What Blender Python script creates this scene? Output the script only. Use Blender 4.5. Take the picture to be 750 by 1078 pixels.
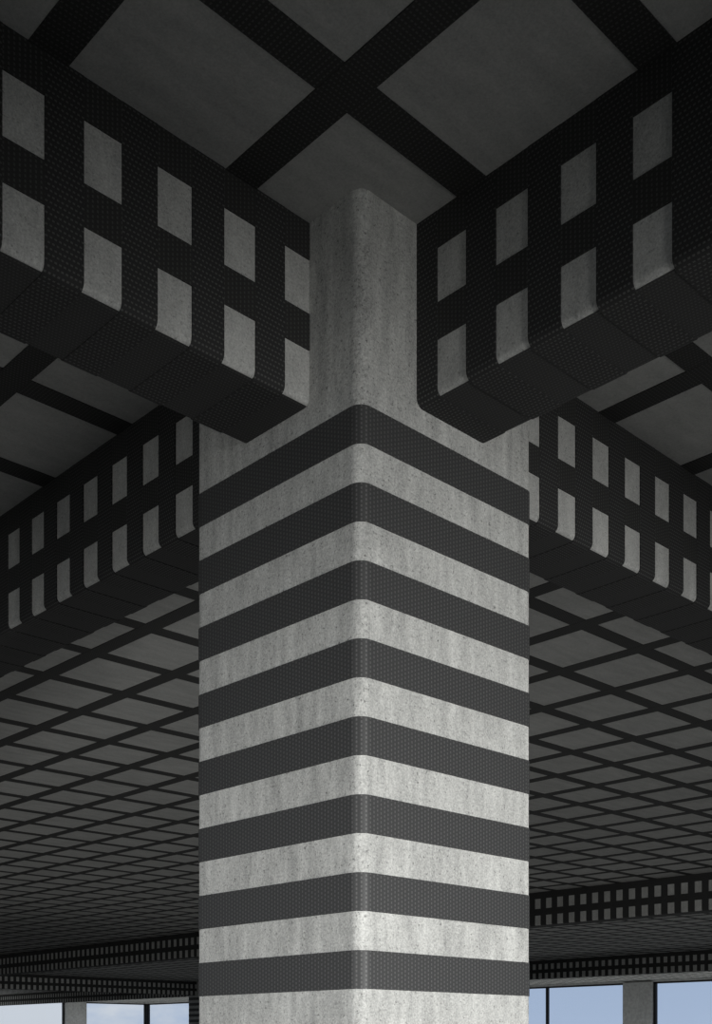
import bpy, math, random
from mathutils import Vector
random.seed(3)
for o in list(bpy.data.objects):
    bpy.data.objects.remove(o)
SC = bpy.context.scene
COL = SC.collection

# ------------------------------------------------------------------ camera
# axes: X and Y run along the two beam directions, Z is up, the floor is z = 0
EYE = 1.6
cd = bpy.data.cameras.new('camera')
cam = bpy.data.objects.new('camera', cd); COL.objects.link(cam)
cam.location = (-2.067, -2.1434, EYE)
cam.rotation_euler = (math.radians(90), 0, math.radians(46.26 - 90))
cd.sensor_fit = 'HORIZONTAL'; cd.sensor_width = 36.0
cd.lens = 36.0 * 1218.5 / 750
cd.shift_y = (1097.67 - 539) / 750
cd.clip_end = 500
SC.camera = cam

# ------------------------------------------------------------------ exposure
SC.view_settings.view_transform = 'Standard'
SC.view_settings.look = 'None'
SC.view_settings.exposure = 0.0
SC.view_settings.gamma = 1.0
SC.view_settings.use_curve_mapping = False

# ------------------------------------------------------------------ sky
W = bpy.data.worlds.new('sky'); SC.world = W
W.use_nodes = True
nt = W.node_tree; nt.nodes.clear()
def N(nt, t, **k):
    n = nt.nodes.new(t)
    for a, b in k.items():
        setattr(n, a, b)
    return n
def L(nt, a, b): nt.links.new(a, b)
tc = N(nt, 'ShaderNodeTexCoord')
sep = N(nt, 'ShaderNodeSeparateXYZ'); L(nt, tc.outputs['Generated'], sep.inputs[0])
ramp = N(nt, 'ShaderNodeValToRGB')
ramp.color_ramp.elements[0].position = 0.0; ramp.color_ramp.elements[0].color = (0.43, 0.52, 0.69, 1)
ramp.color_ramp.elements[1].position = 0.35; ramp.color_ramp.elements[1].color = (0.24, 0.34, 0.52, 1)
L(nt, sep.outputs['Z'], ramp.inputs[0])
mp = N(nt, 'ShaderNodeMapping'); mp.inputs['Scale'].default_value = (1, 1, 2.4)
L(nt, tc.outputs['Generated'], mp.inputs[0])
cl = N(nt, 'ShaderNodeTexNoise'); cl.inputs['Scale'].default_value = 13; cl.inputs['Detail'].default_value = 6
cl.inputs['Roughness'].default_value = 0.55
L(nt, mp.outputs[0], cl.inputs['Vector'])
# more cloud towards the +Y side of the sky
m1 = N(nt, 'ShaderNodeMath', operation='MULTIPLY_ADD'); L(nt, sep.outputs['Y'], m1.inputs[0])
m1.inputs[1].default_value = 2.2; m1.inputs[2].default_value = -1.76
m2 = N(nt, 'ShaderNodeMath', operation='ADD'); L(nt, cl.outputs['Fac'], m2.inputs[0]); L(nt, m1.outputs[0], m2.inputs[1])
cr = N(nt, 'ShaderNodeValToRGB'); cr.color_ramp.elements[0].position = 0.40; cr.color_ramp.elements[1].position = 0.66
L(nt, m2.outputs[0], cr.inputs[0])
mx = N(nt, 'ShaderNodeMixRGB'); L(nt, cr.outputs['Color'], mx.inputs[0]); L(nt, ramp.outputs['Color'], mx.inputs[1])
mx.inputs[2].default_value = (0.66, 0.69, 0.75, 1)
# ground half of the world
gt = N(nt, 'ShaderNodeMath', operation='GREATER_THAN'); L(nt, sep.outputs['Z'], gt.inputs[0]); gt.inputs[1].default_value = -0.002
mg = N(nt, 'ShaderNodeMixRGB'); L(nt, gt.outputs[0], mg.inputs[0]); mg.inputs[1].default_value = (0.18, 0.18, 0.17, 1)
L(nt, mx.outputs[0], mg.inputs[2])
bg = N(nt, 'ShaderNodeBackground'); bg.inputs['Strength'].default_value = 1.0
L(nt, mg.outputs[0], bg.inputs['Color'])
wo = N(nt, 'ShaderNodeOutputWorld'); L(nt, bg.outputs[0], wo.inputs[0])

# ------------------------------------------------------------------ lights
def look(o, target):
    o.rotation_euler = (Vector(target) - o.location).to_track_quat('-Z', 'Y').to_euler()
def area(name, loc, target, sx, sy, power, color=(1, 1, 1), spread=180):
    d = bpy.data.lights.new(name, 'AREA'); d.shape = 'RECTANGLE'; d.size = sx; d.size_y = sy
    d.energy = power; d.color = color; d.spread = math.radians(spread)
    o = bpy.data.objects.new(name, d); COL.objects.link(o); o.location = loc; look(o, target)
    return o
def spot(name, loc, target, power, angle, blend=1.0, radius=0.3, color=(1, 1, 1)):
    d = bpy.data.lights.new(name, 'SPOT'); d.energy = power; d.spot_size = math.radians(angle)
    d.spot_blend = blend; d.shadow_soft_size = radius; d.color = color
    o = bpy.data.objects.new(name, d); COL.objects.link(o); o.location = loc; look(o, target)
    return o
ON = None
def on(k): return ON is None or k in ON
# added spot lamps inside the hall in place of daylight, aimed low, fading upward
WARM = (1.0, 0.997, 0.975)
if on('A'): spot('added_spot_right', (-1.2, -9.0, EYE - 0.7), (0.75, 0.0, EYE - 1.1), 4150, 43.2, 1.0, 0.6, WARM)
if on('C'): spot('added_spot_left', (-9.0, -0.6, EYE - 0.7), (0.0, 0.95, EYE - 1.2), 1750, 42, 1.0, 0.6, WARM)
# added area lamps at floor level, standing in for daylight bounce
if on('B'): area('floor_fill', (8.0, 7.0, 0.03), (8.0, 7.0, 4), 17, 17, 76, (1.0, 1.0, 0.98))
if on('B'): area('floor_fill_near', (2.8, 2.4, 0.03), (2.8, 2.4, 4), 5, 5, 9, (1.0, 1.0, 0.98))
if on('F'): area('floor_fill_middle', (18.0, 19.0, 0.03), (18.0, 19.0, 4), 12, 30, 60, (0.96, 1.0, 1.02))
if on('D'): area('floor_fill_far_right', (32.1, 26.0, 0.03), (32.1, 26.0, 4), 2.6, 46, 400, (0.97, 1.0, 1.0))  # lamp strip added to brighten the far pillars and spandrel
if on('E'): area('floor_fill_far_left', (23.0, 50.3, 0.03), (23.0, 50.3, 4), 20, 2.6, 230, (0.97, 1.0, 1.0))  # same kind of added strip, along the left window wall

# ------------------------------------------------------------------ materials
def newmat(name):
    m = bpy.data.materials.new(name); m.use_nodes = True
    nt = m.node_tree; nt.nodes.clear()
    out = N(nt, 'ShaderNodeOutputMaterial')
    p = N(nt, 'ShaderNodeBsdfPrincipled'); L(nt, p.outputs[0], out.inputs[0])
    return m, nt, p
def math2(nt, op, a, b=None, c=None):
    n = N(nt, 'ShaderNodeMath', operation=op)
    for i, v in enumerate((a, b, c)):
        if v is None: continue
        if isinstance(v, (int, float)): n.inputs[i].default_value = v
        else: L(nt, v, n.inputs[i])
    return n.outputs[0]
def noise(nt, vec, scale, detail=3, rough=0.5):
    n = N(nt, 'ShaderNodeTexNoise'); n.inputs['Scale'].default_value = scale
    n.inputs['Detail'].default_value = detail; n.inputs['Roughness'].default_value = rough
    L(nt, vec, n.inputs['Vector']); return n.outputs['Fac']
def concrete(name, dark, light, stretch, pit=0.5, streak=1.0, grain=1.0, bump=0.15):
    m, nt, p = newmat(name)
    tc = N(nt, 'ShaderNodeTexCoord')
    mp = N(nt, 'ShaderNodeMapping'); mp.inputs['Scale'].default_value = stretch
    L(nt, tc.outputs['Object'], mp.inputs[0])
    big = noise(nt, mp.outputs[0], 9, 5, 0.6)
    cloud = noise(nt, tc.outputs['Object'], 2.2, 3, 0.5)
    fine = noise(nt, tc.outputs['Object'], 170, 3, 0.7)
    v = math2(nt, 'MULTIPLY_ADD', math2(nt, 'SUBTRACT', big, 0.5), 1.5 * streak, 0.5)
    v = math2(nt, 'ADD', v, math2(nt, 'MULTIPLY', math2(nt, 'SUBTRACT', cloud, 0.5), 0.5))
    v = math2(nt, 'ADD', v, math2(nt, 'MULTIPLY', math2(nt, 'SUBTRACT', fine, 0.5), 1.6 * grain))
    mid = noise(nt, tc.outputs['Object'], 48, 3, 0.65)
    v = math2(nt, 'ADD', v, math2(nt, 'MULTIPLY', math2(nt, 'SUBTRACT', mid, 0.5), 0.5 * grain))
    r = N(nt, 'ShaderNodeValToRGB'); r.color_ramp.elements[0].color = dark; r.color_ramp.elements[1].color = light
    r.color_ramp.elements[0].position = 0.1; r.color_ramp.elements[1].position = 0.9
    L(nt, v, r.inputs[0])
    # small dark pits
    pn = noise(nt, tc.outputs['Object'], 90, 4, 0.75)
    pr = N(nt, 'ShaderNodeValToRGB'); pr.color_ramp.elements[0].position = 0.32; pr.color_ramp.elements[1].position = 0.43
    pr.color_ramp.elements[0].color = (1 - pit,) * 3 + (1,); pr.color_ramp.elements[1].color = (1, 1, 1, 1)
    L(nt, pn, pr.inputs[0])
    mul = N(nt, 'ShaderNodeMixRGB', blend_type='MULTIPLY'); mul.inputs[0].default_value = 1
    L(nt, r.outputs['Color'], mul.inputs[1]); L(nt, pr.outputs['Color'], mul.inputs[2])
    L(nt, mul.outputs[0], p.inputs['Base Color'])
    p.inputs['Roughness'].default_value = 0.85
    p.inputs['Specular IOR Level'].default_value = 0.25
    if bump:
        b = N(nt, 'ShaderNodeBump'); b.inputs['Strength'].default_value = bump; b.inputs['Distance'].default_value = 0.002
        L(nt, math2(nt, 'ADD', fine, pr.outputs['Color']), b.inputs['Height']); L(nt, b.outputs[0], p.inputs['Normal'])
    return m
def fabric(name, base, dash, rough=0.55, cell=0.0130, spec=0.35):
    # black carbon textile: staggered lighter stitches, laid out on the strip's own metre UVs
    m, nt, p = newmat(name)
    uv = N(nt, 'ShaderNodeUVMap'); uv.uv_map = 'UVMap'
    s = N(nt, 'ShaderNodeSeparateXYZ'); L(nt, uv.outputs[0], s.inputs[0])
    u = math2(nt, 'DIVIDE', s.outputs[0], cell)
    col = math2(nt, 'FLOOR', u)
    fu = math2(nt, 'FRACT', u)
    v = math2(nt, 'DIVIDE', s.outputs[1], cell * 0.885)
    v = math2(nt, 'ADD', v, math2(nt, 'MULTIPLY', col, 0.5))
    fv = math2(nt, 'FRACT', v)
    du = math2(nt, 'LESS_THAN', math2(nt, 'ABSOLUTE', math2(nt, 'SUBTRACT', fu, 0.5)), 0.17)
    dv = math2(nt, 'LESS_THAN', math2(nt, 'ABSOLUTE', math2(nt, 'SUBTRACT', fv, 0.5)), 0.27)
    k = math2(nt, 'MULTIPLY', du, dv)
    tc = N(nt, 'ShaderNodeTexCoord')
    n = noise(nt, tc.outputs['Object'], 3.0, 3, 0.6)
    k = math2(nt, 'MULTIPLY', k, math2(nt, 'MULTIPLY_ADD', n, 0.9, 0.45))
    mx = N(nt, 'ShaderNodeMixRGB'); L(nt, k, mx.inputs[0])
    mx.inputs[1].default_value = base; mx.inputs[2].default_value = dash
    L(nt, mx.outputs[0], p.inputs['Base Color'])
    p.inputs['Roughness'].default_value = rough; p.inputs['Specular IOR Level'].default_value = spec
    return m
def plain(name, c, rough=0.5, spec=0.3, metallic=0.0):
    m, nt, p = newmat(name)
    tc = N(nt, 'ShaderNodeTexCoord')
    n = noise(nt, tc.outputs['Object'], 40, 3)
    mx = N(nt, 'ShaderNodeMixRGB'); L(nt, n, mx.inputs[0])
    mx.inputs[1].default_value = tuple(x * 0.9 for x in c) + (1,); mx.inputs[2].default_value = tuple(min(1, x * 1.1) for x in c) + (1,)
    L(nt, mx.outputs[0], p.inputs['Base Color'])
    p.inputs['Roughness'].default_value = rough; p.inputs['Specular IOR Level'].default_value = spec; p.inputs['Metallic'].default_value = metallic
    return m
M_COL = concrete('cast_concrete', (0.31, 0.31, 0.30, 1), (0.71, 0.71, 0.68, 1), (2.6, 2.6, 0.5), 0.75, 0.8, 1.0)
M_BEAM = concrete('beam_concrete', (0.33, 0.33, 0.32, 1), (0.66, 0.66, 0.635, 1), (2, 2, 1.0), 0.5, 0.5, 1.0)
M_CEIL = concrete('ceiling_concrete', (0.33, 0.33, 0.32, 1), (0.53, 0.53, 0.51, 1), (0.6, 2.2, 1.0), 0.12, 0.6, 0.7, 0.08)
M_WALL = concrete('facade_concrete', (0.30, 0.30, 0.295, 1), (0.5, 0.5, 0.49, 1), (1, 1, 1), 0.3)
M_FLOOR = concrete('screed_floor', (0.16, 0.16, 0.155, 1), (0.26, 0.26, 0.25, 1), (1, 1, 1), 0.2, 0.6, 0.4, 0.05)
M_WRAP = fabric('carbon_textile', (0.036, 0.036, 0.036, 1), (0.105, 0.105, 0.103, 1), 0.65, spec=0.15)
M_SHEET = fabric('soffit_sheet_textile', (0.044, 0.044, 0.044, 1), (0.08, 0.08, 0.078, 1), 0.65, cell=0.0105, spec=0.15)
M_BAND = fabric('carbon_band_textile', (0.032, 0.032, 0.032, 1), (0.105, 0.105, 0.103, 1), 0.6, spec=0.75)
M_STRIP = fabric('carbon_strip_textile', (0.036, 0.036, 0.035, 1), (0.08, 0.08, 0.078, 1), 0.65, spec=0.2)
M_FRAME = plain('black_window_metal', (0.012, 0.012, 0.013), 0.45)
def glassmat():
    m = bpy.data.materials.new('window_glass'); m.use_nodes = True
    nt = m.node_tree; nt.nodes.clear()
    out = N(nt, 'ShaderNodeOutputMaterial'); mix = N(nt, 'ShaderNodeMixShader')
    t = N(nt, 'ShaderNodeBsdfTransparent'); t.inputs[0].default_value = (0.93, 0.95, 0.96, 1)
    g = N(nt, 'ShaderNodeBsdfGlossy'); g.inputs['Roughness'].default_value = 0.02
    fr = N(nt, 'ShaderNodeFresnel'); fr.inputs[0].default_value = 1.25
    ge = N(nt, 'ShaderNodeNewGeometry')
    fac = math2(nt, 'MULTIPLY', fr.outputs[0], math2(nt, 'SUBTRACT', 1.0, ge.outputs['Backfacing']))
    L(nt, fac, mix.inputs[0]); L(nt, t.outputs[0], mix.inputs[1]); L(nt, g.outputs[0], mix.inputs[2])
    L(nt, mix.outputs[0], out.inputs[0]); return m
M_GLASS = glassmat()

# ------------------------------------------------------------------ mesh helpers
class MB:
    """collects vertices, faces and metre UVs for one mesh"""
    def __init__(s): s.v = []; s.f = []; s.uv = []; s.smooth = []
    def quad(s, pts, uvs, smooth=False):
        i = len(s.v); s.v += [tuple(p) for p in pts]; s.f.append(tuple(range(i, i + len(pts)))); s.uv.append(uvs); s.smooth.append(smooth)
    def box(s, x0, x1, y0, y1, z0, z1):
        P = lambda x, y, z: (x, y, z)
        ax = 0 if (x1 - x0) >= max(y1 - y0, z1 - z0) else (1 if (y1 - y0) >= (z1 - z0) else 2)
        def face(a, b, c, d):
            ps = (a, b, c, d)
            # u along the box's longest axis, v across
            span = [max(p[k] for p in ps) - min(p[k] for p in ps) for k in range(3)]
            ks = [k for k in range(3) if span[k] > 1e-9]
            if ax in ks: ku = ax; kv = [k for k in ks if k != ax][0]
            else: ku, kv = ks
            s.quad(ps, [(p[ku], p[kv]) for p in ps])
        a, b, c, d = P(x0, y0, z0), P(x1, y0, z0), P(x1, y1, z0), P(x0, y1, z0)
        e, f, g, h = P(x0, y0, z1), P(x1, y0, z1), P(x1, y1, z1), P(x0, y1, z1)
        face(a, d, c, b); face(e, f, g, h); face(a, b, f, e); face(b, c, g, f); face(c, d, h, g); face(d, a, e, h)
    def sweep(s, inner, outer, place, w0, w1, closed=False):
        """a strip of given width whose cross-section path runs from inner to outer offset; place(p, w) -> 3-D"""
        n = len(inner); L_ = [0]
        for i in range(1, n + (1 if closed else 0)):
            a, b = outer[i - 1], outer[i % n]; L_.append(L_[-1] + math.hypot(b[0] - a[0], b[1] - a[1]))
        m = n if closed else n - 1
        for i in range(m):
            j = (i + 1) % n; u0, u1 = L_[i], L_[i + 1]
            s.quad([place(outer[i], w0), place(outer[j], w0), place(outer[j], w1), place(outer[i], w1)], [(u0, w0), (u1, w0), (u1, w1), (u0, w1)], True)
            s.quad([place(inner[j], w0), place(inner[i], w0), place(inner[i], w1), place(inner[j], w1)], [(u1, w0), (u0, w0), (u0, w1), (u1, w1)])
            s.quad([place(inner[i], w0), place(inner[j], w0), place(outer[j], w0), place(outer[i], w0)], [(u0, w0), (u1, w0), (u1, w0 + .002), (u0, w0 + .002)])
            s.quad([place(outer[i], w1), place(outer[j], w1), place(inner[j], w1), place(inner[i], w1)], [(u0, w1), (u1, w1), (u1, w1 + .002), (u0, w1 + .002)])
        if not closed:
            s.quad([place(inner[0], w0), place(outer[0], w0), place(outer[0], w1), place(inner[0], w1)], [(0, w0), (0.002, w0), (0.002, w1), (0, w1)])
            k = n - 1
            s.quad([place(outer[k], w0), place(inner[k], w0), place(inner[k], w1), place(outer[k], w1)], [(0, w0), (0.002, w0), (0.002, w1), (0, w1)])
    def mesh(s, name, m):
        import bmesh
        me = bpy.data.meshes.new(name); me.from_pydata(s.v, [], s.f)
        ul = me.uv_layers.new(name='UVMap'); k = 0
        for uvs in s.uv:
            for q in uvs: ul.data[k].uv = q; k += 1
        for p, sm in zip(me.polygons, s.smooth): p.use_smooth = sm
        bm = bmesh.new(); bm.from_mesh(me)
        bmesh.ops.remove_doubles(bm, verts=bm.verts, dist=1e-6)
        bmesh.ops.recalc_face_normals(bm, faces=bm.faces)
        for e in bm.edges:
            if len(e.link_faces) == 2 and e.calc_face_angle(0) > math.radians(35): e.smooth = False
        bm.to_mesh(me); bm.free()
        me.materials.append(m); return me
    def build(s, name, m, parent=None, loc=None):
        o = bpy.data.objects.new(name, s.mesh(name, m)); COL.objects.link(o)
        if loc: o.location = loc
        if parent: o.parent = parent
        return o
def tag(o, label=None, cat=None, group=None, kind=None):
    for k, v in (('label', label), ('category', cat), ('group', group), ('kind', kind)):
        if v: o[k] = v
    return o
def empty(name, loc):
    o = bpy.data.objects.new(name, None); COL.objects.link(o); o.location = loc; o.empty_display_size = 0.3; return o
def inst(me, name, loc, parent):
    o = bpy.data.objects.new(name, me); COL.objects.link(o); o.location = loc; o.parent = parent; return o
# how large a point or strip shows in the photograph (only used to choose which repeats get an object each)
cp, yaw = Vector(cam.location), math.radians(46.26)
fw, rt = Vector((math.cos(yaw), math.sin(yaw), 0)), Vector((math.sin(yaw), -math.cos(yaw), 0))
def pix(p):
    d = Vector(p) - cp; z = d.dot(fw)
    if z < 0.15: return None
    return (375 + 1218.5 * d.dot(rt) / z, 1097.67 - 1218.5 * d.z / z, z)
def shown(pts, margin=15):
    best = 0
    for p in pts:
        q = pix(p)
        if q and -margin < q[0] < 750 + margin and -margin < q[1] < 1078 + margin: best = max(best, 1 / q[2] ** 2)
    return best

# ------------------------------------------------------------------ dimensions
CW = 0.722                      # column width
ZC = EYE + 2.208                # ceiling
ZB = EYE + 1.72                 # beam soffit
GA, GB = 11.4, 32.0             # column grid
BX0, BX1 = 0.215, 0.50          # beams running along Y
BY0, BY1 = 0.20, 0.485          # beams running along X
XMIN, XMAX, YMIN, YMAX = -10.5, 33.6, -10.0, 51.8
ZH = EYE + 2.14                 # window heads
SW = 0.0982                     # strip width

# ------------------------------------------------------------------ setting
mb = MB(); mb.box(XMIN, XMAX, YMIN, YMAX, -0.2, 0.0)
tag(mb.build('floor', M_FLOOR), 'bare grey screed floor under the concrete column', 'floor', kind='structure')
mb = MB(); mb.box(XMIN, XMAX, YMIN, YMAX, ZC, ZC + 0.25)
ceiling = tag(mb.build('ceiling', M_CEIL), 'dark grey concrete ceiling crossed by a grid of black strips', 'ceiling', kind='structure')

# walls: concrete pillars and a spandrel over tall windows
wn = [0]
def facade(name, axis, pos, out, lo, hi, pillars, mull, label, wlabels):
    """axis 'x': the wall stands at x = pos and runs along y.  out = direction to the outside"""
    t = 0.35
    def B(mb, s0, s1, d0, d1, z0, z1):
        a, b = sorted((pos + out * d0, pos + out * d1))
        if axis == 'x': mb.box(a, b, s0, s1, z0, z1)
        else: mb.box(s0, s1, a, b, z0, z1)
    mb = MB()
    B(mb, lo, hi, 0, t, ZH, ZC)
    B(mb, lo, hi, 0, t, 0, 0.12)
    for p0, p1 in pillars: B(mb, p0, p1, -0.06, t, 0.12, ZH)
    w = tag(mb.build(name, M_WALL), label, 'wall', kind='structure')
    edges = [lo] + [q for p in pillars for q in p] + [hi]
    for i in range(0, len(edges), 2):
        s0, s1 = edges[i], edges[i + 1]
        if s1 - s0 < 0.3: continue
        wn[0] += 1
        mid = (s0 + s1) / 2
        c = (pos, mid, 0.12) if axis == 'x' else (mid, pos, 0.12)
        r = tag(empty('window_%d' % wn[0], c), wlabels.get(i // 2, label.replace('wall', 'window') + ', bay at %.0f m' % mid), 'window', kind='structure')
        Z0, Z1, fb = 0.12, ZH, 0.06
        fm = MB()
        e0, e1 = (0.05 if s0 == lo else fb * 1.6), (0.05 if s1 == hi else fb * 1.6)   # slimmer where two window walls meet
        B(fm, s0, s0 + e0, 0.08, 0.2, Z0, Z1); B(fm, s1 - e1, s1, 0.08, 0.2, Z0, Z1)
        B(fm, s0, s1, 0.08, 0.2, Z0, Z0 + fb); B(fm, s0, s1, 0.08, 0.2, Z1 - fb, Z1)
        f = fm.build('window_frame', M_FRAME); f.parent = r; f.location = [-k for k in c]
        for q in mull:
            if s0 + 0.3 < q < s1 - 0.3:
                mm = MB(); B(mm, q - 0.05, q + 0.05, 0.09, 0.19, Z0 + fb, Z1 - fb)
                o = mm.build('mullion', M_FRAME); o.parent = r; o.location = [-k for k in c]
        gm = MB(); B(gm, s0 + 0.02, s1 - 0.02, 0.135, 0.145, Z0 + 0.02, Z1 - 0.02)
        g = gm.build('window_pane', M_GLASS); g.parent = r; g.location = [-k for k in c]
    return w
facade('wall_right', 'x', XMAX, 1, YMIN, YMAX, [(1.0, 2.16), (10.5, 11.66), (20.06, 21.22), (29.6, 30.76), (39.1, 40.26)],
       [6.4, 15.1, 24.7, 35.0], 'grey concrete window wall at the far right with a slim spandrel',
       {3: 'tall window with one black mullion, just right of the banded column', 2: 'tall blue window at the right edge beside the grey pillar',
        5: 'tall window at the far corner left of the banded column', 4: 'tall window hidden behind the banded column',
        1: 'tall window beyond the right edge, second bay', 0: 'tall window beyond the right edge, first bay'})
facade('wall_left', 'y', YMAX, 1, XMIN, XMAX, [(-0.2, 1.0), (9.4, 10.6), (19.0, 20.2), (28.63, 29.83)],
       [], 'grey concrete window wall at the far left corner',
       {4: 'narrow cloudy window between grey pillar and the far corner post', 3: 'cloudy window at the lower left edge beside the grey pillar',
        2: 'tall window beyond the left edge, third bay', 1: 'tall window beyond the left edge, second bay', 0: 'tall window beyond the left edge, first bay'})
facade('wall_back', 'x', XMIN, -1, YMIN, YMAX, [(-4, -3), (4, 5), (12, 13), (20, 21), (28, 29), (36, 37), (44, 45)], [], 'grey concrete window wall behind the viewpoint on the left',
       {i: 'tall window behind the viewpoint in the left wall, bay %s' % w for i, w in enumerate('one two three four five six seven eight'.split())})
facade('wall_front', 'y', YMIN, -1, XMIN, XMAX, [(-4, -3), (4, 5), (12, 13), (20, 21), (28, 29)], [], 'grey concrete window wall behind the viewpoint on the right',
       {i: 'tall window behind the viewpoint in the right wall, bay %s' % w for i, w in enumerate('one two three four five six'.split())})
mb = MB(); mb.box(XMAX, XMAX + 0.11, YMAX, YMAX + 0.11, 0, ZC)
tag(mb.build('trim_1', M_FRAME), 'black post at the far corner of the window walls', 'corner post', kind='structure')

# ------------------------------------------------------------------ columns
def ring(c, r, n=7, off=0.0):
    """rounded square from 0..c, counter-clockwise, grown by off"""
    pts = []
    for (cx, cy, a0) in ((c - r, r, -90), (c - r, c - r, 0), (r, c - r, 90), (r, r, 180)):
        for i in range(n):
            a = math.radians(a0 + 90 * i / (n - 1)); pts.append((cx + (r + off) * math.cos(a), cy + (r + off) * math.sin(a)))
    return pts
BAND_TOP = [EYE + 1.649 - 0.2014 * k for k in range(16)]
BH = 0.1002
RC = 0.034
sm = MB()
rg = ring(CW, RC)
for i in range(len(rg)):
    a, b = rg[i], rg[(i + 1) % len(rg)]
    sm.quad([(a[0], a[1], 0), (b[0], b[1], 0), (b[0], b[1], ZC), (a[0], a[1], ZC)], [(0, 0), (1, 0), (1, 3), (0, 3)], True)
sm.quad([(p[0], p[1], ZC) for p in rg], [p for p in rg]); sm.quad([(p[0], p[1], 0) for p in reversed(rg)], [p for p in rg])
shaft_me = sm.mesh('shaft', M_COL)
bmB = MB(); bmB.sweep(ring(CW, RC, off=-0.002), ring(CW, RC, off=0.0025), lambda p, w: (p[0], p[1], w), 0, BH, closed=True)
band_me = bmB.mesh('band', M_BAND)
def column(i, j, label):
    r = tag(empty('concrete_column', (GA * i, GB * j, 0)), label, 'column', 'square columns banded in black carbon strips', 'thing')
    inst(shaft_me, 'shaft', (0, 0, 0), r)
    for z in BAND_TOP:
        if z - BH > 0.01: inst(band_me, 'band', (0, 0, z - BH), r)
    return r
column(0, 0, 'large square concrete column with black horizontal bands filling the middle of the photo')
column(2, 1, 'distant banded column at the windows, just left of the large column')
column(1, 1, 'banded column standing beyond the left edge of the photo')

# ------------------------------------------------------------------ beams
BW = 0.285; RB = 0.019
def profile(off, n=6, side_top=None):
    """cross-section path from the top of one side round the soffit to the top of the other; (across, height above the soffit)"""
    h = ZC - ZB if side_top is None else side_top
    pts = [(-off, h)]
    for i in range(n):
        a = math.radians(180 + 90 * i / (n - 1)); pts.append((RB + (RB + off) * math.cos(a), RB + (RB + off) * math.sin(a)))
    for i in range(n):
        a = math.radians(270 + 90 * i / (n - 1)); pts.append((BW - RB + (RB + off) * math.cos(a), RB + (RB + off) * math.sin(a)))
    pts.append((BW + off, h)); return pts
def placer(axis):
    return (lambda p, w: (w, p[0], p[1])) if axis == 'x' else (lambda p, w: (p[0], w, p[1]))
WT = 0.0042
wrap_me = {}
for ax in 'xy':
    w_ = MB(); w_.sweep(profile(-0.002), profile(WT), placer(ax), -SW / 2, SW / 2); wrap_me[ax] = w_.mesh('wrap', M_WRAP)
def beam(axis, s0, s1, o, label):
    """a beam along axis from s0 to s1 whose lower-coordinate side face is at o"""
    loc = (s0, o, ZB) if axis == 'x' else (o, s0, ZB)
    r = tag(empty('ceiling_beam', loc), label, 'beam', 'concrete beams wrapped in black carbon strips', 'thing')
    ln = s1 - s0; pl = placer(axis)
    b = MB(); pr = profile(0.0, 8)
    for i in range(len(pr) - 1):
        b.quad([pl(pr[i], 0), pl(pr[i + 1], 0), pl(pr[i + 1], ln), pl(pr[i], ln)], [(0, 0), (1, 0), (1, 1), (0, 1)], True)
    b.quad([pl(pr[-1], 0), pl(pr[0], 0), pl(pr[0], ln), pl(pr[-1], ln)], [(0, 0), (1, 0), (1, 1), (0, 1)])
    b.quad([pl(p, 0) for p in reversed(pr)], [p for p in pr]); b.quad([pl(p, ln) for p in pr], [p for p in pr])
    b.build('beam_core', M_BEAM, r)
    # lengthwise strips: one under the ceiling and one half way down on either side, and the sheet under the soffit
    e = 0.002
    for side in (0, 1):
        for z0, z1 in ((EYE + 2.1096 - ZB, ZC - ZB - 0.0005), (EYE + 1.8655 - ZB, EYE + 1.9634 - ZB)):
            a, c = (-0.0040, e * 0.4) if side == 0 else (BW - e * 0.4, BW + 0.0040)
            q = MB()
            if axis == 'x': q.box(0, ln, a, c, z0, z1)
            else: q.box(a, c, 0, ln, z0, z1)
            q.build('lengthwise_strip', M_STRIP, r)
    q = MB(); n = 6
    path = lambda off: [(RB + (RB + off) * math.cos(math.radians(a)), RB + (RB + off) * math.sin(math.radians(a))) for a in (245, 257, 270)] + \
                       [(BW - RB + (RB + off) * math.cos(math.radians(a)), RB + (RB + off) * math.sin(math.radians(a))) for a in (270, 283, 295)]
    q.sweep(path(-0.001), path(0.0022), pl, 0, ln); q.build('soffit_sheet', M_SHEET, r)
    # cross wraps
    first = 0.0627 if axis == 'x' else 0.1765
    step = 0.2 if axis == 'x' else 0.2003
    ks = [k for k in range(-400, 400) if s0 + SW / 2 <= first + step * k <= s1 - SW / 2 + 0.03]
    rank = []
    for k in ks:
        s = first + step * k
        pts = [((s, o + d, z) if axis == 'x' else (o + d, s, z)) for d in (0, BW) for z in (ZB, ZC)]
        rank.append((shown(pts), k))
    rank.sort(reverse=True)
    keep = [k for v, k in rank if v > 0][:100]
    rest = [k for v, k in rank if k not in keep]
    for k in sorted(keep):
        d = first + step * k - s0
        if d + SW / 2 > ln:                      # cut off where the beam meets the column
            q = MB(); q.sweep(profile(-0.002), profile(WT), pl, d - SW / 2, ln); q.build('wrap', M_WRAP, r)
        else:
            inst(wrap_me[axis], 'wrap', (d, 0, 0) if axis == 'x' else (0, d, 0), r)
    if rest:
        q = MB(); pi, po = profile(-0.002, 4), profile(WT, 4)
        for k in rest:
            d = first + step * k - s0
            q.sweep(pi, po, pl, d - SW / 2, min(ln, d + SW / 2))
        tag(q.build('wraps', M_WRAP, r), kind='stuff')
    return r
beam('x', XMIN, 0.0, BY0, 'beam wrapped in black strips, coming forward to the upper left edge from the large column')
beam('x', CW, GA, BY0, 'beam with pale squares, receding from behind the large column to the right edge')
beam('y', YMIN, 0.0, BX0, 'beam wrapped in black strips, coming forward to the upper right edge from the large column')
beam('y', CW, GB, BX0, 'beam with dim squares, receding from behind the large column to the left edge')
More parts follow.
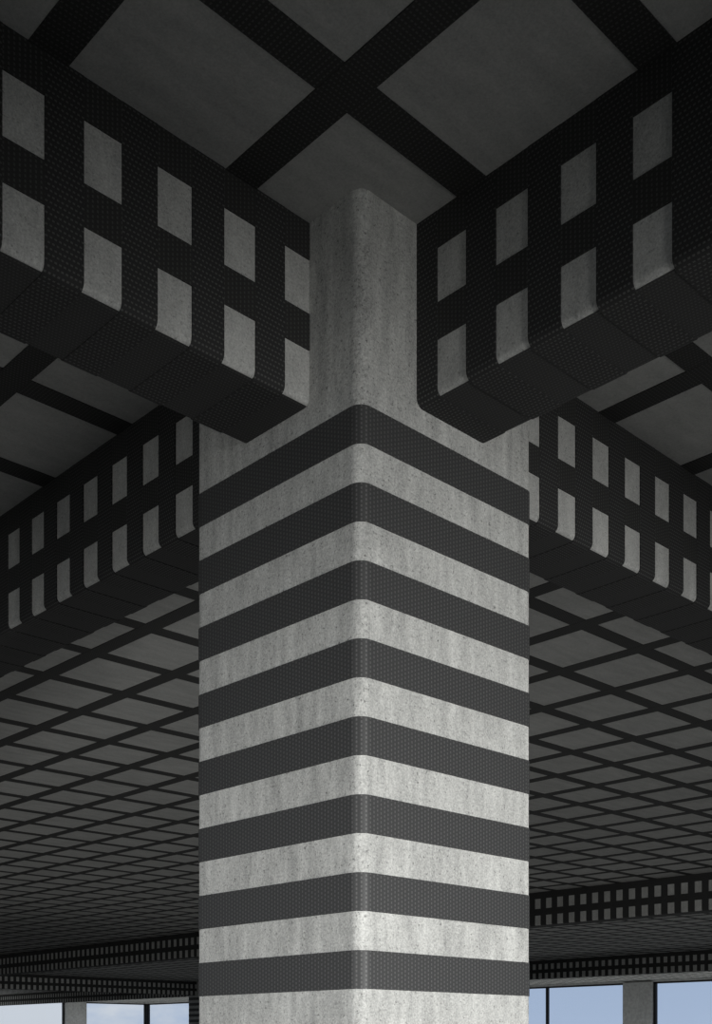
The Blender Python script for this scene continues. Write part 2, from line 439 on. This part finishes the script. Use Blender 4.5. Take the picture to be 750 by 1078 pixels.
beam('y', YMIN, GB, GA + BX0, 'far beam crossing behind the large column, first one beyond the gridded ceiling')
beam('y', YMIN, GB, 2 * GA + BX0, 'farthest beam on the right, low above the blue windows')
beam('y', GB + CW, YMAX, 2 * GA + BX0, 'smallest beam at lower left, just above the cloudy window beside the grey pillar')
beam('x', GA + CW, 2 * GA, GB + BY0, 'distant beam at lower left that slopes down towards the small banded column')
beam('x', 2 * GA + CW, XMAX, GB + BY0, 'short beam hidden behind the large column, ending at the right window wall')

# ------------------------------------------------------------------ strips on the ceiling
xs = [0.2605 + 0.5437 * k for k in range(-20, 63)]
ys = [0.302 + 0.545 * k for k in range(-19, 96)]
bays = [((XMIN, BX0), (YMIN, BY0)), ((XMIN, BX0), (BY1, YMAX)), ((BX1, GA + BX0), (YMIN, BY0)), ((BX1, GA + BX0), (BY1, YMAX)),
        ((GA + BX1, 2 * GA + BX0), (YMIN, GB + BY0)), ((GA + BX1, 2 * GA + BX0), (GB + BY1, YMAX)),
        ((2 * GA + BX1, XMAX), (YMIN, GB + BY0)), ((2 * GA + BX1, XMAX), (GB + BY1, YMAX))]
G = 0.0005
strips = []
def clip(lo, hi, lim):
    return max(lo, lim[0]), min(hi, lim[1])
for bx, by in bays:
    for x in xs:
        if bx[0] + 0.005 < x and x + SW < bx[1] - 0.005:
            lo, hi = by
            if 0 < x + SW and x < CW and lo < CW < hi and lo > 0: lo = CW
            strips.append((x, x + SW, lo + 0.001, hi - 0.001, 0))
    for y in ys:
        if by[0] + 0.005 < y and y + SW < by[1] - 0.005:
            lo, hi = bx
            if 0 < y + SW and y < CW and lo > 0 and lo < CW: lo = CW
            strips.append((lo + 0.001, hi - 0.001, y, y + SW, 1))
rank = []
for s in strips:
    n = 60
    pts = [(s[0] + (s[1] - s[0]) * i / n, s[2] + (s[3] - s[2]) * i / n, ZC) for i in range(n + 1)]
    rank.append((shown(pts, 4), s))
rank.sort(key=lambda t: -t[0])
keep = [s for v, s in rank if v > 0][:100]
def strip_mesh(q, s):
    d = 0.0026 if s[4] else 0.0036
    q.box(s[0], s[1], s[2], s[3], ZC - d, ZC)
for s in keep:
    q = MB(); strip_mesh(q, s); q.build('ceiling_strip', M_STRIP, ceiling)
q = MB()
for v, s in rank:
    if s not in keep: strip_mesh(q, s)
tag(q.build('distant_strips', M_STRIP, ceiling), kind='stuff')
print('strips in view', len([1 for v, s in rank if v > 0]), 'of', len(rank))
